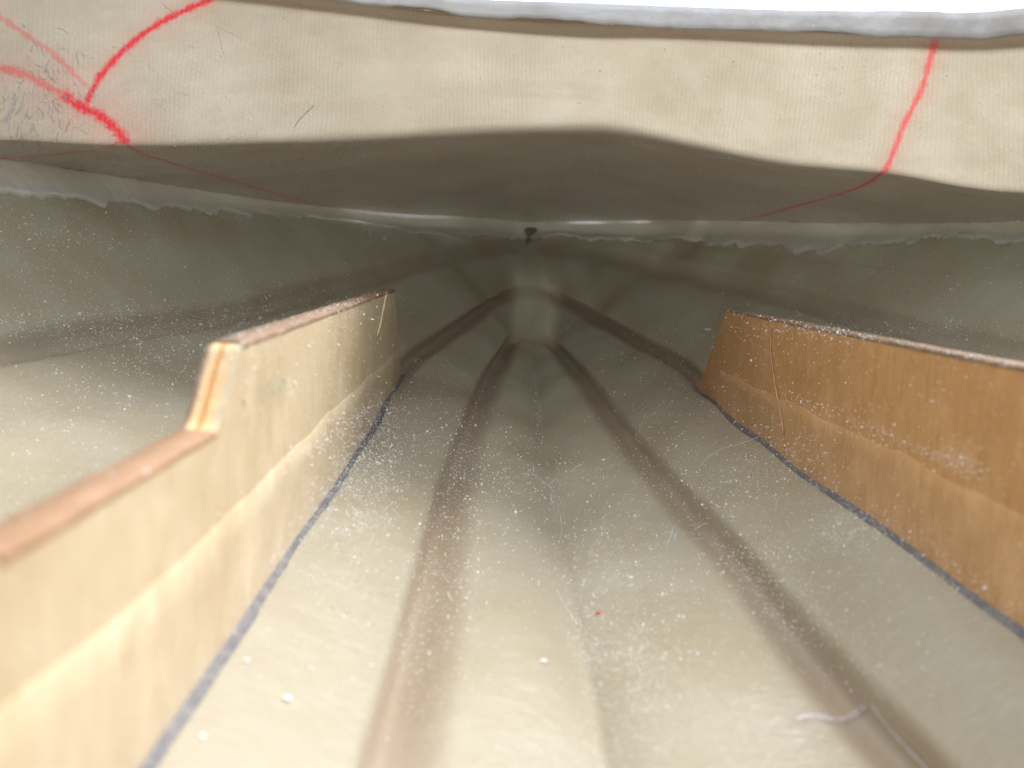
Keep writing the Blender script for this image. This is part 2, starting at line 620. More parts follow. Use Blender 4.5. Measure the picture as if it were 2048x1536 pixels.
hull_faces = grid_faces(K_, NT_)
THIN_GLOW = .050 * (1 - .85 * np.clip(RESIN_SHADE * 1.25, 0, 1))
edge = np.minimum(SARC, SARC[-1][None] - SARC)
zone = np.where(KP < 4, np.interp(Yc, [.25, .33, .38, .47], [.0100, .0078, .0088, .0094]), np.interp(Yc, [.25, .33, .38, .47], [.0062, .0074, .0084, .0094]))
THIN_GLOW += .32 * (1 - sstep(-.003, 0, edge - zone))          # strip added behind the filler to pass light and brighten it
THIN_GLOW += .035 * np.clip(1.25 - np.minimum(KP, 8 - KP), 0, 1)                         # sides are one layer of cloth
THIN_GLOW += .07 * sstep(.972, .992, tt)[None] * sstep(1.2, 2.0, np.minimum(KP, 8 - KP))   # pale streak at the stem, put in as extra light let through
hull = mesh_obj('bottom_shell', rel(H.reshape(-1, 3)), hull_faces, M_HULL, boat, uvH.reshape(-1, 2), True, {'resin': RESIN_SHADE, 'thin': THIN_GLOW})  # resin also carries painted shade; thin also carries extra light let through
hull['label'] = 'tan translucent laminate bottom and sides with brown spray-rail grooves'


hull_mid = N[K_ // 2, NT_ // 2]


def hull_pt(kf, t):
    """point of the finished inside surface at line number kf (0..8), share t"""
    ci = np.interp(kf, kpos, np.arange(K_))
    ti = np.interp(t, tt, np.arange(NT_))
    a, b = int(min(ci, K_ - 2)), int(min(ti, NT_ - 2))
    fa, fb = ci - a, ti - b
    return (H[a, b] * (1 - fa) + H[a + 1, b] * fa) * (1 - fb) + (H[a, b + 1] * (1 - fa) + H[a + 1, b + 1] * fa) * fb


# ------------------------------------------------------------------ deck
def sheer_pt(side, Y):
    L = sheer_l if side < 0 else sheer_r
    return line_at(L, np.array([(Y - Y0) / (.475 - Y0)]))[0]


DQ = [  # side, sheer Y, crease, lip, cut edge, top of the edge
    (-1, Y0, W(-.125, Y0, .024), W(-.112, Y0, .050), W(-.078, Y0, .054), W(-.078, Y0, .058)),
    (-1, 0.0, W(-.125, 0, .024), W(-.112, 0, .050), W(-.078, 0, .054), W(-.078, 0, .058)),
    (-1, .12, W(-.124, .115, .023), W(-.112, .112, .051), W(-.078, .105, .054), W(-.078, .105, .058)),
    (-1, .20, P(-230, 268, .195), P(-300, -30, .185), W(-.080, .165, .0535), W(-.080, .165, .0575)),
    (-1, .25, P(60, 276, .225), P(60, -40, .213), W(-.081, .195, .0535), W(-.081, .195, .0575)),
    (-1, .29, P(250, 284, .240), P(250, -25, .225), P(260, -50, .212), P(260, -74, .212)),
    (-1, .33, P(400, 289, .250), P(430, -8, .235), P(450, -24, .222), P(450, -46, .222)),
    (-1, .375, P(680, 280, .262), P(690, 20, .247), P(700, 1, .234), P(700, -18, .233)),
    (-1, .42, P(900, 262, .268), P(900, 45, .252), P(900, 25, .239), P(900, -4, .238)),
    (-1, .475, P(1150, 250, .270), P(1150, 66, .253), P(1150, 43, .240), P(1150, 7, .239)),
    (1, .43, P(1270, 260, .267), P(1280, 72, .250), P(1280, 50, .237), P(1280, 11, .236)),
    (1, .38, P(1400, 289, .259), P(1420, 78, .243), P(1420, 57, .230), P(1420, 15, .229)),
    (1, .33, P(1570, 325, .249), P(1600, 84, .235), P(1600, 63, .222), P(1600, 20, .221)),
    (1, .295, P(1775, 347, .238), P(1800, 88, .226), P(1800, 70, .213), P(1800, 22, .212)),
    (1, .265, P(2048, 385, .225), P(2048, 88, .210), P(2048, 66, .197), P(2048, 15, .196)),
    (1, .20, W(.148, .17, .020), W(.142, .16, .048), W(.131, .15, .049), W(.131, .15, .053)),
    (1, 0.0, W(.156, 0, .020), W(.150, 0, .047), W(.139, 0, .048), W(.139, 0, .052)),
    (1, Y0, W(.156, Y0, .020), W(.150, Y0, .047), W(.139, Y0, .048), W(.139, Y0, .052)),
]
NQ = 1250
qs = np.linspace(0, len(DQ) - 1, NQ)
# the sheer itself is sampled exactly, so the deck meets the hull
ly = [(d[0] * (.475 - d[1])) for d in DQ]                # signed run from the bow
ry = pchip(np.arange(len(DQ)), np.array(ly), qs)
SHEER = np.array([sheer_pt(-1 if r < 0 else 1, .475 - abs(r)) for r in ry])
CR = catmull([d[2] for d in DQ], qs)
LP = catmull([d[3] for d in DQ], qs)
ED = catmull([d[4] for d in DQ], qs)
TP = catmull([d[5] for d in DQ], qs)
rows = []
NA, NB, NC = 96, 74, 16
for w in np.linspace(0, 1, NA, endpoint=False):
    r = SHEER * (1 - w) + CR * w
    r[:, 2] += 0.0018 * 4 * w * (1 - w) * np.exp(-((ry) / .30) ** 2)
    rows.append(r)
for w in np.linspace(0, 1, NB, endpoint=False):
    r = CR * (1 - w) + LP * w
    rows.append(r)
for w in np.linspace(0, 1, NC):
    rows.append(LP * (1 - w) + ED * w)
D = np.array(rows)
for it in range(24):
    D[1:-1] = D[1:-1] * 0.5 + 0.25 * (D[:-2] + D[2:])
# slight unfairness of the hand-laid shell
un = np.zeros(D.shape[:2])
for a in range(5):
    fx, fy, ph = rng.uniform(10, 45), rng.uniform(2, 9), rng.uniform(0, 6)
    un += np.sin(np.linspace(0, fx, NQ)[None] + np.linspace(0, fy, D.shape[0])[:, None] + ph)
D[2:-1, :, 2] += 0.00018 * un[2:-1]
ARCQ = np.concatenate([[0], np.cumsum(np.linalg.norm(np.diff((CR + LP) / 2, axis=0), axis=1))])
ARCW = np.concatenate([[0], np.cumsum(np.linalg.norm(np.diff(D[:, NQ // 2], axis=0), axis=1))])
uvD = np.stack([ARCQ[None].repeat(D.shape[0], 0), ARCW[:, None].repeat(NQ, 1)], -1)
wrow = np.arange(D.shape[0])
shadeD = np.zeros(D.shape[:2])
shadeD[NA + NB - 1:] = 0.55  # flange browned: shade of its downward face put into the colour
thD = np.full(D.shape[:2], 0.0)
thD[:] = (0.022 + 0.27 * sstep(NA - 7, NA + 5, wrow.astype(float)) * (1 - sstep(NA + NB - 5, NA + NB + 1, wrow.astype(float))))[:, None]


def dist_to(V, pts):
    best = np.full(len(V), 9.0)
    tpos = np.zeros(len(V))
    m = len(pts) - 1
    for i, (a, b) in enumerate(zip(pts[:-1], pts[1:])):
        near = np.where(np.abs(V - (a + b) / 2).max(1) < .02 + np.linalg.norm(b - a))[0]
        ab = b - a
        t = np.clip(((V[near] - a) @ ab) / (ab @ ab + 1e-15), 0, 1)
        d = np.linalg.norm(V[near] - a - t[:, None] * ab, axis=1)
        up_ = d < best[near]
        best[near[up_]] = d[up_]
        tpos[near[up_]] = (i + t[up_]) / m
    return best, tpos


def resample(pts, n):
    pts = np.asarray(pts, float)
    s = np.linspace(0, len(pts) - 1, n * 4)
    c = catmull(pts, s)
    arc = np.concatenate([[0], np.cumsum(np.linalg.norm(np.diff(c, axis=0), axis=1))])
    return np.stack([np.interp(np.linspace(0, arc[-1], n), arc, c[:, k]) for k in range(c.shape[1])], -1)


DV = D.reshape(-1, 3)
FD = np.array(grid_faces(*D.shape[:2]))
deck_bvh = BVHTree.FromPolygons([tuple(v) for v in DV], FD.tolist())
LINE = np.zeros(len(DV))
FADE = np.zeros(len(DV))
HALO = np.zeros(len(DV))
OWNV = np.zeros(len(DV))
OWNER = np.full(len(DV), -1)
RED = [  # traced along the deck, half width in mm, strength, label
    ([(455, -18), (400, 8), (330, 40), (265, 85), (215, 135), (190, 170), (176, 200)], 3.0, 1.0, 'bold red line curving up the left end of the coaming face'),
    ([(130, 190), (160, 212), (200, 232), (232, 258), (250, 283)], 5.2, 1.0, 'broad red blot where the left red lines meet'),
    ([(-60, 126), (0, 136), (40, 146), (90, 170), (130, 190), (150, 202)], 3.6, .62, 'faint pink line running left from the red blot'),
    ([(-60, -10), (40, 62), (90, 95), (130, 130), (172, 172)], 2.4, .45, 'faint pink line near the upper left corner'),
    ([(238, 276), (228, 290), (205, 298), (150, 304), (60, 312), (-10, 318)], 1.9, .7, 'thin red line along the left edge of the deck underside'),
    ([(250, 280), (268, 300), (330, 322), (430, 352), (520, 378), (610, 403), (660, 412)], 1.9, .7, 'thin red line running forward over the left deck underside'),
    ([(1872, 74), (1858, 130), (1838, 190), (1812, 240), (1790, 295), (1772, 338), (1764, 347)], 2.7, .76, 'pinkish red line down the right end of the coaming face'),
    ([(1764, 345), (1735, 366), (1680, 388), (1600, 410), (1530, 430), (1490, 437)], 2.0, .85, 'thin red line running forward over the right deck underside'),
]
for li, (pts, wmm, st, lab) in enumerate(RED):
    pos = []
    for x, y in resample(pts, 70):
        h = deck_bvh.ray_cast(Vector((0, 0, 0)), Vector(ray(x, y)).normalized())
        if h[0] is not None:
            pos.append(np.array(h[0]))
    d, tp = dist_to(DV, np.array(pos))
    w = wmm * .00098 * (1 + .14 * smooth_noise(64, 4, 70 + li)[np.clip((tp * 63).astype(int), 0, 63)])
    v = np.clip(1 - d / w, 0, 1)
    HALO = np.maximum(HALO, np.clip(1 - d / (w * (2.6 if li in (1, 2) else 1.8)), 0, 1) ** 1.5 * st)
    take = np.clip(1 - d / (w * 2.6), 0, 1) > np.maximum(LINE, OWNV)
    OWNV[take] = np.clip(1 - d / (w * 2.6), 0, 1)[take]
    OWNER[take] = li
    LINE[take] = v[take]
    FADE[take] = st

fown = OWNER[FD].max(1)
UVV = uvD.reshape(-1, 2)


def deck_piece(name, faces, parent):
    used, inv = np.unique(faces, return_inverse=True)
    return mesh_obj(name, rel(DV[used]), inv.reshape(-1, 4).tolist(), M_DECK, parent, UVV[used], True,
                    {'resin': shadeD.reshape(-1)[used], 'thin': thD.reshape(-1)[used], 'line': LINE[used], 'fade': FADE[used], 'halo': HALO[used]})  # resin here carries the flange shade put into the colour


deck = deck_piece('deck_panel', FD[fown < 0], boat)
for li, (pts, wmm, st, lab) in enumerate(RED):
    if (fown == li).any():
        deck_piece('red_line', FD[fown == li], deck)['label'] = lab
deck['label'] = 'woven glass-cloth underside of the deck with raised pale coaming face'

# cut edge of the cockpit opening, a ragged sanded strip with real thickness
sel = np.linspace(0, NQ - 1, 420).astype(int)
NQ_, NQ = NQ, 420
ED_, LP_, TP_ = ED, LP, TP
ED, LP, TP = ED[sel], LP[sel], TP[sel]
rag = smooth_noise(NQ, 3, 3, .00008) + smooth_noise(NQ, 14, 4, .00022)
rag2 = smooth_noise(NQ, 4, 5, .0001) + smooth_noise(NQ, 30, 6, .0002)
fwd = np.array([0, 1, 0])
up = np.array([0, 0, 1])
inw = _n(np.array([0, -1.0, 0]))
low = ED + up[None] * (-.0002 + rag[:, None])
top = TP + up[None] * rag2[:, None] * 0.5
back = (LP - ED)
back[:, 2] = 0
back /= np.linalg.norm(back, axis=1, keepdims=True)
mid = (low + top) / 2 - back * .0003
rows = [low + back * .0035 + up * .0006, low + back * .0004, low - back * .0004 + up * .0003, (low * .7 + top * .3) - back * .0003, mid, (low * .3 + top * .7) - back * .0003, top - back * .0002, top + back * .0006, top + back * .006]
E_ = np.array(rows)
for r in range(1, 7):
    E_[r] += (rng.normal(0, .00001, (NQ, 3)))
cut = mesh_obj('cut_edge', rel(E_.reshape(-1, 3)), grid_faces(*E_.shape[:2]), M_CUT, deck)
NQ, ED, LP, TP = NQ_, ED_, LP_, TP_
cut['label'] = 'ragged sanded white cut edge of the cockpit opening'

# unseen panel added behind the viewer to keep light out of the hull
sec = [H[i, 0] for i in range(0, K_, 8)]
ring = [p for p in sec] + [D[i, -1] for i in range(0, D.shape[0], 6)] + [D[i, 0] for i in range(D.shape[0] - 1, -1, -6)]
ring = np.array(ring)
ctr = W(.017, Y0, -.005)
bv = [ctr] + list(ring) + [ctr + W(0, -.003, 0)] + [p + W(0, -.003, 0) for p in ring]
m_ = len(ring)
bf = [[0, 1 + i, 1 + (i + 1) % m_] for i in range(m_)] + [[m_ + 1, m_ + 2 + (i + 1) % m_, m_ + 2 + i] for i in range(m_)]
mesh_obj('rear_light_block', rel(bv), bf, M_HULL, boat, smooth=False, uv=np.zeros((len(bv), 2)), attrs={'resin': np.zeros(len(bv))})

# unseen panel added over the rear of the cockpit to cut the light
ya = np.linspace(Y0, -.012, 14)
xa = np.linspace(-.112, .143, 30)
av = []
for lift in (0.0, .0016):
    for y in ya:
        for x in xa:
            av.append((x, y, .0530 + lift + .006 * (1 - ((x - .0155) / .128) ** 2) + (.0012 * math.exp(-((y + .012) / .006) ** 2))))
n0 = len(ya) * len(xa)
af = grid_faces(len(ya), len(xa)) + [[i + n0 for i in f[::-1]] for f in grid_faces(len(ya), len(xa))]
e0 = [(len(ya) - 1) * len(xa) + i for i in range(len(xa))]
af += [[e0[i], e0[i + 1], e0[i + 1] + n0, e0[i] + n0] for i in range(len(xa) - 1)]
mesh_obj('aft_light_block', rel(av), af, M_HULL, boat, smooth=False, uv=np.array(av)[:, :2], attrs={'resin': np.zeros(len(av))})

# ------------------------------------------------------------------ white filler bead along the deck joint
NF = 1100
qf = np.linspace(1.6, len(DQ) - 2.4, NF)
rf = pchip(np.arange(len(DQ)), np.array(ly), qf)
ext_r = [-.30, -.225, -.19, -.145, -.10, -.065, -.03, 0, .055, .105, .15, .18, .21, .30]
ext_v = [.0108, .0104, .0094, .0074, .0068, .0090, .0096, .0100, .0096, .0080, .0080, .0074, .0066, .006]
ext = np.interp(rf, ext_r, ext_v)
drip = np.abs(smooth_noise(NF, 6, 21, .0008)) + np.maximum(0, smooth_noise(NF, 11, 22, .0013)) + smooth_noise(NF, 3, 23, .00012) + smooth_noise(NF, 40, 29, .0006)
for c0, h, wd in ((-.118, .0025, .003), (-.068, .002, .003), (-.045, .0028, .0025), (.058, .0016, .003), (.135, .0034, .004), (.148, .0032, .004), (.10, .002, .003), (-.20, .0018, .004)):
    drip += h * np.exp(-((rf - c0) / wd) ** 2)
ext = ext + drip
upx = np.interp(rf, [-.3, -.2, -.1, 0, .2, .3], [.0030, .0025, .0014, .0012, .0016, .002]) + smooth_noise(NF, 9, 24, .0004)
NS = 15
F = np.zeros((NF, NS, 3))
lump = smooth_noise(NF, 10, 25, .0005) + smooth_noise(NF, 4, 26, .0002)
TLEN = np.linalg.norm(CTRL[0] - CTRL[1], axis=1)
sheer_len_l = TLEN
sheer_len_r = np.linalg.norm(CTRL[8] - CTRL[7], axis=1)
for n in range(NF):
    side = -1 if rf[n] < 0 else 1
    t = min(1.0, (.475 - abs(rf[n]) - Y0) / (.475 - Y0))
    L = np.interp(t, tt, sheer_len_l if side < 0 else sheer_len_r)
    e = min(ext[n], L * 0.8)
    q = qf[n] / (len(DQ) - 1) * (NQ - 1)
    qa = int(q)
    dcol = D[:, qa] * (1 - (q - qa)) + D[:, min(qa + 1, NQ - 1)] * (q - qa)
    darc = np.concatenate([[0], np.cumsum(np.linalg.norm(np.diff(dcol, axis=0), axis=1))])
    dpt = np.array([np.interp(max(upx[n] * .6, .0004), darc, dcol[:, c]) for c in range(3)])
    joint = dcol[0]
    for s in range(NS):
        f = s / (NS - 1)
        if f < 0.12:
            p = dpt * (1 - f / 0.12) + joint * (f / 0.12)
        else:
            g = (f - 0.12) / 0.88 * e / L
            p = hull_pt(g if side < 0 else 8 - g, t)
        inward = _n(np.array([0.017 - p[0], 0.10 - p[1], 0]))
        bul = (.25 + .75 * f) * (1 - max(0, (f - .84) / .16) ** 2.2) * (.0026 + .07 * min(e, .010) + lump[n]) if 0 < s < NS - 1 else -.0004
        F[n, s] = p + inward * bul
fr = rng.normal(0, 1, F.shape[:2])
fr = (fr + np.roll(fr, 1, 0) + np.roll(fr, 1, 1) + np.roll(fr, (1, 1), (0, 1))) / 2
F[:, 1:-1] += rng.normal(0, .00003, F[:, 1:-1].shape)
F[:, 1:-1] += (fr[:, 1:-1, None] * .00026) * np.array([0, -.8, -.6])
F[:, -3:-1, 2] += (fr[:, -3:-1] * .00025)
fil = mesh_obj('joint_filler', rel(F.reshape(-1, 3)), grid_faces(NF, NS), M_FILL, boat)
fil['label'] = 'bead of white filler with ragged drips along the deck joint'


# ------------------------------------------------------------------ plywood rails
hull_bvh = BVHTree.FromPolygons([tuple(v) for v in H.reshape(-1, 3)], hull_faces)


def floor_z(x, y):
    h = hull_bvh.ray_cast(Vector((x, y, 0.0)), Vector((0, 0, -1)))
    return h[0][2] if h[0] is not None else -.05


def prism(name, outline, x0, x1, mat, parent, org, bevel=0.0, jitter=0.0):
    """outline in (y, z), extruded from x0 to x1"""
    n = len(outline)
    V = [(x0, y, z) for y, z in outline] + [(x1, y, z) for y, z in outline]
    Fc = [list(range(n)), list(range(2 * n - 1, n - 1, -1))]
    for i in range(n):
        j = (i + 1) % n
        Fc.append([i, i + n, j + n, j])
    o = mesh_obj(name, np.array(V) - org, Fc, mat, parent, smooth=False)
    import bmesh
    bm = bmesh.new()
    bm.from_mesh(o.data)
    bmesh.ops.recalc_face_normals(bm, faces=bm.faces)
    bm.to_mesh(o.data)
    bm.free()
    if bevel:
        b = o.modifiers.new('bevel', 'BEVEL')
        b.width = bevel
        b.segments = 2
        b.limit_method = 'ANGLE'
        b.angle_limit = math.radians(50)
    return o


def round_corner(p0, p1, p2, r, n=5):
    p0, p1, p2 = map(np.array, (p0, p1, p2))
    a = p1 + _n(p0 - p1) * r
    b = p1 + _n(p2 - p1) * r
    return [tuple((1 - t) ** 2 * a + 2 * t * (1 - t) * p1 + t * t * b) for t in np.linspace(0, 1, n)]


def make_rail(name, xin, side, top_outline, y_aft, y_bot, thick, face_mat, label, tape_z, tape_mat):
    """side = -1: rail left of the keel. Plies from the inner face outward."""
    org = np.array([xin, 0.15, -.04])
    root = empty(name, tuple(org))
    tag(root, label, 'plywood rail', 'pair of plywood rails on the hull bottom')
    ys = np.linspace(y_aft, y_bot, 40)
    bottom = [(y, min(floor_z(xin, y), floor_z(xin + side * thick, y)) - .0008) for y in ys]
    outline = list(top_outline) + bottom
    plies = [(0.0, .17, face_mat, 'face_veneer'), (.17, .46, M_CORE1, 'core_ply'), (.46, .60, M_CORE2, 'core_ply'), (.60, .86, M_CORE1, 'core_ply'), (.86, 1.0, M_EDGE, 'back_veneer')]
    for a, b, m, nm in plies:
        prism(nm, outline, xin + side * thick * a, xin + side * thick * b, m, root, org)
    # dark stained top edge: a thin cap over the level runs of the top
    return root, org


def cap(root, org, xin, side, thick, run, mat):
    V = []
    rowsn = []
    n = 60
    ys = np.linspace(run[0][0], run[1][0], n)
    zs = np.linspace(run[0][1], run[1][1], n)
    sec = [(-.00006, -.0005), (-.00008, .00002), (.0002, .00022), (thick * .5, .00026), (thick - .0002, .0002), (thick + .00012, -.0002), (thick + .00012, -.0010)]
    r = np.random.default_rng(int(abs(run[0][0]) * 1000) + 3)
    for y, z in zip(ys, zs):
        for dx, dz in sec:
            V.append((xin + side * dx + r.normal(0, .00002), y, z + dz + r.normal(0, .00003)))
    o = mesh_obj('top_edge', np.array(V) - org, grid_faces(n, len(sec)), mat, root)
    return o


def lower_tape(root, org, xin, side, y0, y1, zt, mat):
    """thin resin-soaked glass tape up the lower half of the inner face"""
    n = 120
    ys = np.linspace(y0, y1, n)
    jit = smooth_noise(n, 3, 41, .00025) + smooth_noise(n, 20, 42, .0004)
    V = []
    for i, y in enumerate(ys):
        zf = floor_z(xin, y) + .0002
        for f, off in ((0, .0002), (.25, .00022), (.5, .00024), (.75, .00024), (.985, .0002), (1.0, -.0001)):
            V.append((xin - side * off, y, zf + (zt + jit[i] - zf) * f))
    o = mesh_obj('glass_tape', np.array(V) - org, grid_faces(n, 6), mat, root)
    return o


def glue(root, org, xin, side, y0, y1, wmm, hmm):
    n = 160
    ys = np.linspace(y0, y1, n)
    jw = .85 + .035 * smooth_noise(n, 2, 51) + .12 * smooth_noise(n, 14, 52)
    V = []
    for i, y in enumerate(ys):
        w = wmm * .001 * max(.4, jw[i])
        h = hmm * .001 * max(.4, jw[-i - 1])
        z0 = floor_z(xin, y)
        x1 = xin - side * w
        z1 = floor_z(x1, y)
        for f in np.linspace(0, 1, 6):
            x = xin + (x1 - xin) * f ** 1.0
            z = (z0 + h) * (1 - f) + z1 * f - .25 * h * math.sin(math.pi * f)
            if f == 1:
                z -= .0003
            if f == 0:
                x += side * .0005
            zz = floor_z(x, y)
            V.append((x, y, max(z, zz + .0002 if f < 1 else z)))
    o = mesh_obj('glue_bead', np.array(V) - org, grid_faces(n, 6), M_GLUE, root)
    return o


XL, XR, TH = -.0272, .0640, .0037
k_top = (-.0100, -.0102)
pL = [P(790, 580, XL / (ray(790, 580)[0] / ray(790, 580)[1])), ]
zt = pL[0][2]
yLf = pL[0][1]


def at_x(px, py, X):
    d = ray(px, py)
    return P(px, py, X / (d[0] / d[1]))


a0 = at_x(790, 580, XL)
a1 = at_x(482, 690, XL)
a2 = at_x(437, 862, XL)
a3 = at_x(0, 1118, XL)
a4 = at_x(803, 762, XL)
sl = (a3[2] - a2[2]) / (a3[1] - a2[1])
aft_z = a2[2]
print('left rail', a0, a1, a2, a3, a4)
topL = [(a4[1], a4[2]), (a0[1], a0[2])]
topL += round_corner((a0[1], a0[2]), (a1[1], a1[2]), (a2[1], a2[2]), .0012)
topL += round_corner((a1[1], a1[2]), (a2[1], a2[2]), (a3[1], a3[2]), .0020)
topL += [(a3[1], a3[2]), (-.10, a3[2])]
railL, orgL = make_rail('plywood_rail', XL, -1, topL, -.10, a4[1], TH, M_WOODL, 'pale plywood rail with a stepped notch in its top edge, left of the keel', -.0275, None)
cap(railL, orgL, XL, -1, TH, ((a0[1], a0[2]), (a1[1] + .001, a1[2])), M_EDGE)
cap(railL, orgL, XL, -1, TH, ((a2[1] - .001, a2[2]), (a3[1], a3[2])), M_EDGE2)

b0 = at_x(1452, 620, XR)
b1 = at_x(2048, 735, XR)
b2 = at_x(1393, 786, XR)
print('right rail', b0, b1, b2)
topR = [(b2[1], b2[2]), (b0[1], b0[2]), (b1[1], b1[2]), (-.10, b1[2])]
railR, orgR = make_rail('plywood_rail', XR, 1, topR, -.10, b2[1], TH, M_WOODR, 'orange-brown plywood rail with a slanted front end, right of the keel', -.0268, None)
cap(railR, orgR, XR, 1, TH, ((b0[1], b0[2]), (b1[1] - .03, b1[2])), M_EDGE)
M_TAPEL = mat_wood('taped_pale_veneer', (0.60, 0.50, 0.36), (0.52, 0.415, 0.28), rough=0.3)
M_TAPER = mat_wood('taped_orange_veneer', (0.60, 0.36, 0.175), (0.47, 0.26, 0.115), rough=0.3)
lower_tape(railL, orgL, XL, -1, -.08, a4[1] - .012, -.0275, M_TAPEL)
lower_tape(railR, orgR, XR, 1, -.08, b2[1] - .03, -.0265, M_TAPER)
glue(railL, orgL, XL, -1, -.08, a4[1] - .004, 1.6, .7)
glue(railR, orgR, XR, 1, -.08, b2[1] - .002, 1.6, .7)

# ------------------------------------------------------------------ everything a sight line or a speck of dust can land on
bpy.context.view_layer.update()
ALLV, ALLF = [], []
for o in list(scene.objects):
    if o.type == 'MESH':
        mw = np.array(o.matrix_world)
        v = np.zeros(len(o.data.vertices) * 3)
        o.data.vertices.foreach_get('co', v)
        v = v.reshape(-1, 3) @ mw[:3, :3].T + mw[:3, 3]
        base = len(ALLV)
        ALLV.extend(map(tuple, v))
        ALLF.extend([[base + i for i in p.vertices] for p in o.data.polygons])
BV = BVHTree.FromPolygons(ALLV, ALLF)


def hit(px, py):
    h = BV.ray_cast(Vector((0, 0, 0)), Vector(ray(px, py)).normalized(), 0.7)
    if h[0] is None:
        return None
    p, n = np.array(h[0]), np.array(h[1])
    if n @ p > 0:
        n = -n
    return p, n


# ------------------------------------------------------------------ sanding dust
OCT = np.array([(1, 0, 0), (-1, 0, 0), (0, 1, 0), (0, -1, 0), (0, 0, 1), (0, 0, -1)], float)
OCF = [(0, 2, 4), (2, 1, 4), (1, 3, 4), (3, 0, 4), (2, 0, 5), (1, 2, 5), (3, 1, 5), (0, 3, 5)]


TPL = []
for a in range(96):
    R_ = np.linalg.qr(rng.normal(0, 1, (3, 3)))[0]
    TPL.append((OCT * rng.uniform(.5, 1.35, 3)) @ R_)


class Specks:
    def __init__(self):
        self.v, self.f = [], []

    def add(self, p, n, r):
        q = TPL[random.randrange(96)] * r + (p + n * r * .45)
        b = len(self.v)
        self.v.extend(map(tuple, q))
        self.f.extend([tuple(b + i for i in f) for f in OCF])

    def at(self, px, py, r):
        h = hit(px, py)
        if h:
            self.add(h[0], h[1], r * float(np.clip(np.linalg.norm(h[0]) / .21, .4, 1.1)))

    def build(self, name, mat, parent=None, org=None):
        v = np.array(self.v)
        if org is not None:
            v = v - org
        return mesh_obj(name, v, self.f, mat, parent, smooth=False)


def rsize(med=.000085, sig=.45):
    return float(np.clip(med * math.exp(rng.normal(0, sig)), .00003, .00045))


dust = Specks()
CLUSTERS = [  # centre, spread, count
    (1290, 1385, 65, 75, 800), (1185, 1275, 22, 55, 130), (1255, 1300, 65, 40, 220), (1200, 1120, 60, 60, 160), (1050, 950, 60, 70, 170),
    (885, 1160, 45, 120, 520), (850, 1330, 35, 80, 90), (930, 980, 35, 80, 220), (720, 985, 45, 75, 620), (765, 900, 40, 60, 420), (640, 1080, 60, 60, 160), (700, 1180, 70, 100, 130),
    (1505, 1130, 50, 50, 260), (1600, 1240, 55, 55, 200), (1700, 1062, 45, 25, 230), (1560, 930, 60, 45, 160), (1430, 1000, 60, 60, 120), (1760, 1330, 90, 70, 90),
    (200, 650, 150, 25, 420), (300, 720, 120, 60, 420), (470, 690, 70, 60, 260), (120, 880, 110, 90, 230), (620, 600, 110, 25, 200), (130, 520, 120, 60, 260), (180, 450, 140, 25, 150),
    (1700, 660, 160, 12, 160), (1780, 540, 160, 50, 130), (1320, 700, 110, 70, 120), (880, 830, 50, 60, 160),
    (600, 340, 160, 35, 170), (1250, 340, 330, 45, 190), (120, 230, 90, 60, 120), (900, 160, 420, 70, 130), (1600, 200, 260, 80, 90),
    (1130, 1000, 120, 90, 160), (1250, 1200, 110, 90, 190), (1330, 870, 50, 80, 120)]
for cx, cy, sx, sy, n in CLUSTERS:
    for a in range(int(n * 2.4)):
        dust.at(cx + rng.normal(0, sx), cy + rng.normal(0, sy), rsize(.000098))
for a in range(4000):
    dust.at(rng.uniform(-250, 2300), rng.uniform(90, 1650), rsize(.000065))
LINES_D = [  # along, spread, count
    ((805, 790), (545, 1140), 16, 520), ((545, 1140), (300, 1500), 14, 70), ((1560, 905), (2045, 1245), 20, 260), ((1400, 790), (1560, 905), 14, 60),
    ((560, 935), (770, 800), 9, 230), ((0, 1340), (560, 935), 14, 60), ((1560, 785), (1960, 945), 9, 190), ((1880, 905), (1960, 945), 16, 120),
    ((470, 672), (790, 582), 4, 90), ((1450, 622), (2047, 732), 3, 200), ((1066, 690), (1075, 860), 4, 40), ((365, 865), (0, 1065), 10, 50)]
for (x0, y0), (x1, y1), sp, n in LINES_D:
    for a in range(int(n * 1.8)):
        t = rng.uniform()
        dust.at(x0 + (x1 - x0) * t + rng.normal(0, sp), y0 + (y1 - y0) * t + rng.normal(0, sp), rsize(.000092))
for (x0, y0, x1, y1, n) in ((1420, 640, 2048, 1200, 2600), (480, 600, 810, 1000, 1500), (0, 1000, 480, 1500, 90)):
    for a in range(n):
        dust.at(rng.uniform(x0, x1), rng.uniform(y0, y1), rsize(.000065))
tag(dust.build('sanding_dust', M_DUST), 'fine white sanding dust scattered over hull bottom, rails and deck', 'dust', kind='stuff')


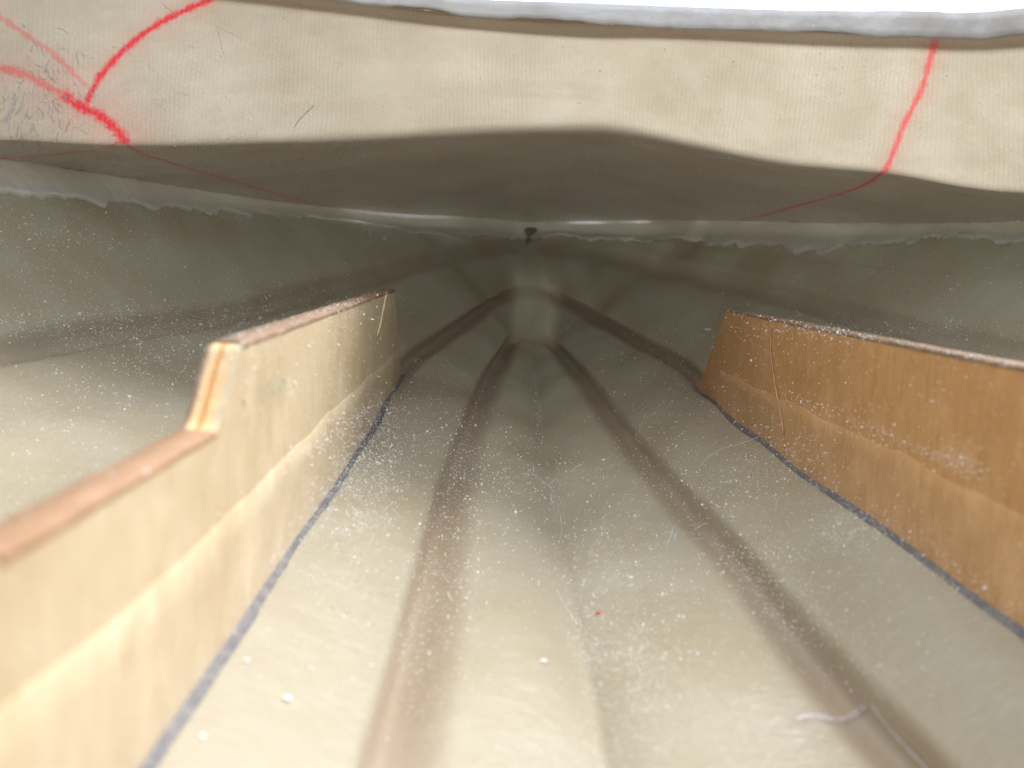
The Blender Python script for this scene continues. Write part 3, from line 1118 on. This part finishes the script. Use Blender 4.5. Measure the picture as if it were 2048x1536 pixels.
# ------------------------------------------------------------------ fibres, splinters, a scratch and crumbs
def tube(pts, r0, r1=None, lift=0.0, sides=5, n=None):
    r1 = r0 if r1 is None else r1
    n = n or max(10, 4 * len(pts))
    c = resample(pts, n)
    pos, nor = [], []
    for x, y in c:
        h = hit(x, y)
        if h:
            pos.append(h[0])
            nor.append(h[1])
    if len(pos) < 4:
        return None
    pos, nor = np.array(pos), np.array(nor)
    pos = pos + nor * (max(r0, r1) * .9 + lift * np.sin(np.linspace(0, math.pi, len(pos)))[:, None])
    for it in range(2):
        pos[1:-1] = .5 * pos[1:-1] + .25 * (pos[:-2] + pos[2:])
    tg = np.gradient(pos, axis=0)
    tg /= np.linalg.norm(tg, axis=1, keepdims=True) + 1e-12
    s1 = np.cross(tg, nor)
    s1 /= np.linalg.norm(s1, axis=1, keepdims=True) + 1e-12
    s2 = np.cross(s1, tg)
    m = len(pos)
    rr = np.linspace(r0, r1, m) * (1 + .15 * rng.normal(0, 1, m).clip(-2, 2))
    rr[0] *= .3
    rr[-1] *= .3
    V = []
    for i in range(m):
        for a in range(sides):
            th = 2 * math.pi * a / sides
            V.append(pos[i] + (s1[i] * math.cos(th) + s2[i] * math.sin(th)) * rr[i])
    F_ = []
    for i in range(m - 1):
        for a in range(sides):
            b = (a + 1) % sides
            F_.append((i * sides + a, i * sides + b, (i + 1) * sides + b, (i + 1) * sides + a))
    F_.append(tuple(range(sides))[::-1])
    F_.append(tuple((m - 1) * sides + a for a in range(sides)))
    return V, F_


def place(name, VF, mat, label, cat, group=None):
    if VF is None:
        print('missed', label)
        return
    V, F_ = np.array(VF[0]), VF[1]
    c = V.mean(0)
    o = mesh_obj(name, V - c, F_, mat)
    o.location = tuple(c)
    return tag(o, label, cat, group)


GF = 'loose glass fibres'
place('wood_splinter', tube([(1546, 648), (1543, 700), (1552, 770), (1562, 820), (1570, 872)], .00022, .00026), M_BROWN, 'thin brown splinter lying upright on the face of the orange-brown rail', 'splinter')
place('rail_scratch', tube([(770, 588), (762, 630), (757, 655), (752, 672)], .00030, .00018), mat_plain('pale_scratch', (.78, .66, .45)), 'pale scratch near the front top corner of the pale notched rail', 'splinter')  # scratch on the rail, built as a raised strip
FIB = [
    ([(1400, 307), (1470, 318), (1540, 327), (1612, 336)], .00012, 'long straight white fibre on the dark deck underside, right of centre'),
    ([(1598, 378), (1640, 386), (1682, 393)], .00011, 'short white fibre crossing the thin red line on the right deck underside'),
    ([(1060, 945), (1105, 980), (1118, 1015), (1124, 1060), (1117, 1090)], .00007, 'bent white fibre on the hull bottom beside the keel line'),
    ([(1112, 1178), (1128, 1213), (1150, 1245), (1168, 1256)], .00009, 'white fibre leading into the white dust patch on the hull bottom'),
    ([(1394, 940), (1430, 905), (1480, 890), (1522, 872)], .00010, 'pale fibre on the floor touching the foot of the orange-brown rail'),
    ([(354, 620), (390, 634), (428, 641)], .00015, 'white fibre on the left hull side above the notch of the pale rail'),
    ([(440, 610), (455, 620), (468, 626), (490, 628)], .00012, 'hooked white fibre on the left hull side just above the pale rail'),
    ([(1392, 450), (1362, 472), (1352, 498), (1356, 516)], .00016, 'curled white fibre hanging below the filler bead, right of the bow'),
    ([(1158, 636), (1142, 648), (1134, 660)], .00014, 'tiny pale fibre on the bow beside the stem, right'),
    ([(432, 50), (440, 80), (448, 112)], .00009, 'upright white fibre on the coaming face right of the bold red line'),
    ([(425, 48), (460, 65), (492, 80)], .00007, 'fine slanted white fibre crossing near the top of the coaming face'),
    ([(322, 5), (340, 20), (356, 32)], .00012, 'white fibre crossing the bold red line near the top edge'),
    ([(243, 82), (252, 95), (262, 112)], .00008, 'short white fibre lying over the middle of the bold red line'),
    ([(100, 118), (92, 130), (90, 145)], .00014, 'small white curl beside the faint pink line at upper left'),
    ([(28, 188), (24, 210), (12, 235), (4, 240)], .00028, 'thick white curl at the left edge of the coaming'),
    ([(45, 195), (40, 215), (30, 228)], .00016, 'thinner white curl beside the thick curl at far left'),
    ([(66, 250), (52, 264), (40, 270)], .00014, 'white curl low on the coaming at far left'),
    ([(132, 340), (150, 332), (168, 328)], .00022, 'white fibre sticking out over the filler bead at left'),
    ([(188, 292), (205, 294), (222, 293)], .00014, 'short white fibre just below the red blot'),
    ([(1348, 1052), (1342, 1075), (1332, 1095)], .00014, 'small white tuft strand on the bottom right of the keel'),
    ([(1322, 1070), (1335, 1066), (1352, 1070), (1348, 1085)], .00010, 'looped white strand on the bottom right of the keel'),
    ([(1140, 945), (1155, 935), (1165, 930)], .00013, 'stubby white fibre on the bottom between the two inner grooves'),
    ([(1388, 1062), (1400, 1055), (1415, 1046)], .00013, 'stubby white fibre lying across the right inner groove'),
    ([(1740, 1405), (1790, 1468), (1830, 1512), (1862, 1548)], .00011, 'thick dusty white thread along the right inner groove at the bottom edge'),
]
for pts, r, lab in FIB:
    place('glass_fibre', tube(pts, r * .5, r * .68 * (3.0 if pts[0][0] < 120 and pts[0][1] < 300 else 1), lift=.0002), M_FIBRE, lab, 'fibre', GF)
place('stray_hair', tube([(629, 210), (612, 226), (598, 240), (588, 256)], .00006), mat_plain('dark_hair', (.12, .08, .06)), 'thin dark hair on the pale coaming face, left of centre', 'hair')


def crumb(px, py, size_px, mat, label, cat='crumb', stretch=(1, 1, 1), group=None):
    h = hit(px, py)
    if not h:
        print('missed', label)
        return
    p, n = h
    import bmesh
    bm = bmesh.new()
    bmesh.ops.create_icosphere(bm, subdivisions=2, radius=1)
    r = size_px * np.linalg.norm(p) / FPX / 2 * .58
    rr = np.random.default_rng(int(px * 7 + py))
    for v in bm.verts:
        v.co *= 1 + rr.normal(0, .16)
        v.co = Vector((v.co.x * stretch[0] * r, v.co.y * stretch[1] * r, v.co.z * stretch[2] * r))
    me = bpy.data.meshes.new('crumb')
    bm.to_mesh(me)
    bm.free()
    me.materials.append(mat)
    o = bpy.data.objects.new('crumb', me)
    col.objects.link(o)
    o.location = tuple(p + n * r * .5)
    return tag(o, label, cat, group)


GC = 'loose crumbs'
crumb(1085, 1325, 20, M_DUST, 'white crumb on the hull bottom near the bottom edge, left of the dust patch', stretch=(1.1, .8, .7), group=GC)
crumb(955, 1146, 10, M_DUST, 'small white crumb beside the left inner groove', group=GC)
crumb(1207, 922, 13, mat_plain('bluish_crumb', (.72, .84, .95)), 'bluish white crumb between the inner grooves', stretch=(1.2, .8, .6), group=GC)
crumb(1197, 1228, 13, M_CRUMB_RED, 'tiny red crumb on the hull bottom right of the keel', stretch=(1.3, .7, .6), group=GC)
crumb(1262, 1158, 15, M_DUST, 'angular white flake above the red crumb', stretch=(1.1, .6, .8), group=GC)
crumb(588, 768, 15, M_DUST, 'white drop on the inner face of the pale rail', stretch=(.5, .6, 1.35), group=GC)
crumb(487, 800, 17, mat_plain('cream_drop', (.80, .74, .62)), 'blurred cream drop beside the notch of the pale rail', stretch=(.4, .6, 1.5), group=GC)
crumb(1972, 1176, 13, M_DUST, 'white crumb at the foot of the orange-brown rail', group=GC)
crumb(572, 1400, 30, M_DUST, 'blurred white flake between pale rail and left inner groove', stretch=(.8, .9, .35), group=GC)
crumb(492, 1324, 15, M_DUST, 'blurred white crumb close to the foot of the pale rail', group=GC)
crumb(405, 1476, 17, M_DUST, 'lowest blurred white crumb by the foot of the pale rail', stretch=(1, .9, .6), group=GC)
crumb(1665, 678, 9, M_DUST, 'small white crumb high on the face of the orange-brown rail', stretch=(.5, .5, 1.2), group=GC)
crumb(1418, 661, 22, mat_plain('cyan_white_chip', (.80, .93, .97)), 'cyan-white chip sticking out at the front end of the orange-brown rail', 'chip', (1.2, .5, .28), GC)
for x, y, s_ in ((722, 452, 15), (738, 470, 18), (768, 478, 12)):
    crumb(x, y, s_, M_FILL, {722: 'small filler crumb just under the bead, left of the bow', 738: 'largest filler crumb under the bead, left of the bow', 768: 'filler crumb under the bead nearest to the bow, left'}[x], group=GC)

# curled shaving, a thin bent ribbon
h = hit(1670, 1430)
if h:
    c = resample([(1588, 1442), (1620, 1432), (1665, 1440), (1705, 1432), (1738, 1412)], 26)
    V = []
    for i, (x, y) in enumerate(c):
        q, nn = hit(x, y)
        f = i / 25
        w_ = .0011 * math.sin(math.pi * (0.12 + .80 * f)) + .0002
        for a in (0, .33, .66, 1):
            V.append(q + nn * (.0002 + .0006 * math.sin(math.pi * a) * (.4 + .6 * f)) + np.array([0, -1, 0]) * w_ * a)
    V = np.array(V)
    cc = V.mean(0)
    kk = NT('lilac_film')
    kk.b.inputs['Base Color'].default_value = (.78, .72, .86, 1)
    kk.b.inputs['Roughness'].default_value = .25
    kk.l(kk.ramp(kk.noise(kk.coord(), 900, 3), .3, .7, .06, .24), kk.b.inputs['Alpha'])
    o = mesh_obj('curled_shaving', V - cc, grid_faces(26, 4), kk.m)
    o.location = tuple(cc)
    so = o.modifiers.new('thickness', 'SOLIDIFY')
    so.thickness = .00008
    tag(o, 'translucent lilac curled shaving across the right inner groove', 'shaving')

# glass fuzz: hair-fine fibres too many to count
fz_v, fz_f = [], []
FZ = [(560, 350, 150, 35, 60, -.15), (680, 395, 40, 18, 26, -.2), (330, 300, 120, 22, 30, .1), (60, 215, 50, 45, 60, 1.7), (110, 150, 50, 50, 30, 1.2), (370, 120, 120, 60, 20, .6), (1250, 380, 330, 35, 30, .05),
      (1180, 980, 140, 80, 14, -.5), (1350, 1000, 120, 90, 10, -.6), (640, 615, 110, 20, 18, -.1), (1720, 640, 160, 20, 16, .3), (120, 330, 90, 14, 26, -.7), (1000, 430, 420, 8, 30, .1), (860, 780, 40, 60, 14, .4), (1560, 1180, 70, 90, 16, .8)]
for cx, cy, sx, sy, n, ang in FZ:
    for a in range(n):
        x, y = cx + rng.normal(0, sx), cy + rng.normal(0, sy)
        th = ang + rng.normal(0, .45)
        ln = rng.uniform(8, 32)
        bend = rng.normal(0, .25) * ln
        pts = [(x, y), (x + math.cos(th) * ln * .5 - math.sin(th) * bend, y + math.sin(th) * ln * .5 + math.cos(th) * bend), (x + math.cos(th) * ln, y + math.sin(th) * ln)]
        t_ = tube(pts, rng.uniform(.00002, .00005) * (2.2 if cx < 200 and cy < 300 else 1), sides=3, n=8, lift=.0002)
        if t_:
            V = np.array(t_[0])
            if np.ptp(V[:, 1]) > .03:
                continue
            b = len(fz_v)
            fz_v.extend(map(tuple, V))
            fz_f.extend([tuple(b + i for i in f) for f in t_[1]])
tag(mesh_obj('glass_fuzz', fz_v, fz_f, M_FIBRE), 'hair-fine white glass fuzz clinging to deck underside and hull bottom', 'fuzz', kind='stuff')

# faint green paint rubbed on the pale rail
gs = Specks()
for a in range(420):
    t = rng.uniform()
    x, y = 515 + 62 * t + rng.normal(0, 9), 795 - 32 * t + rng.normal(0, 13)
    hh_ = hit(x, y)
    if hh_ and abs(hh_[0][0] - XL) < .001:
        gs.add(hh_[0] - hh_[1] * .00005, hh_[1], rng.uniform(.00004, .00011))
g_ = gs.build('paint_smear', M_GREEN, railL, orgL)
g_['kind'] = 'stuff'
g_['label'] = 'faint green paint smear on the rail face'

# dark glossy resin blob at the head of the stem
p, n = hit(1062, 466)
import bmesh
bm = bmesh.new()
bmesh.ops.create_icosphere(bm, subdivisions=3, radius=1)
rr = np.random.default_rng(5)
for v in bm.verts:
    v.co = Vector((v.co.x * .0036, v.co.y * .0014, v.co.z * (.0026 if v.co.z > 0 else .0060))) * (1 + rr.normal(0, .05))
me = bpy.data.meshes.new('resin_blob')
bm.to_mesh(me)
bm.free()
for pl in me.polygons:
    pl.use_smooth = True
me.materials.append(M_RESINDARK)
o = bpy.data.objects.new('resin_blob', me)
col.objects.link(o)
o.parent = boat
o.location = tuple(p + n * .0002 - ORG)
o['label'] = 'dark green-black resin blob at the head of the stem'
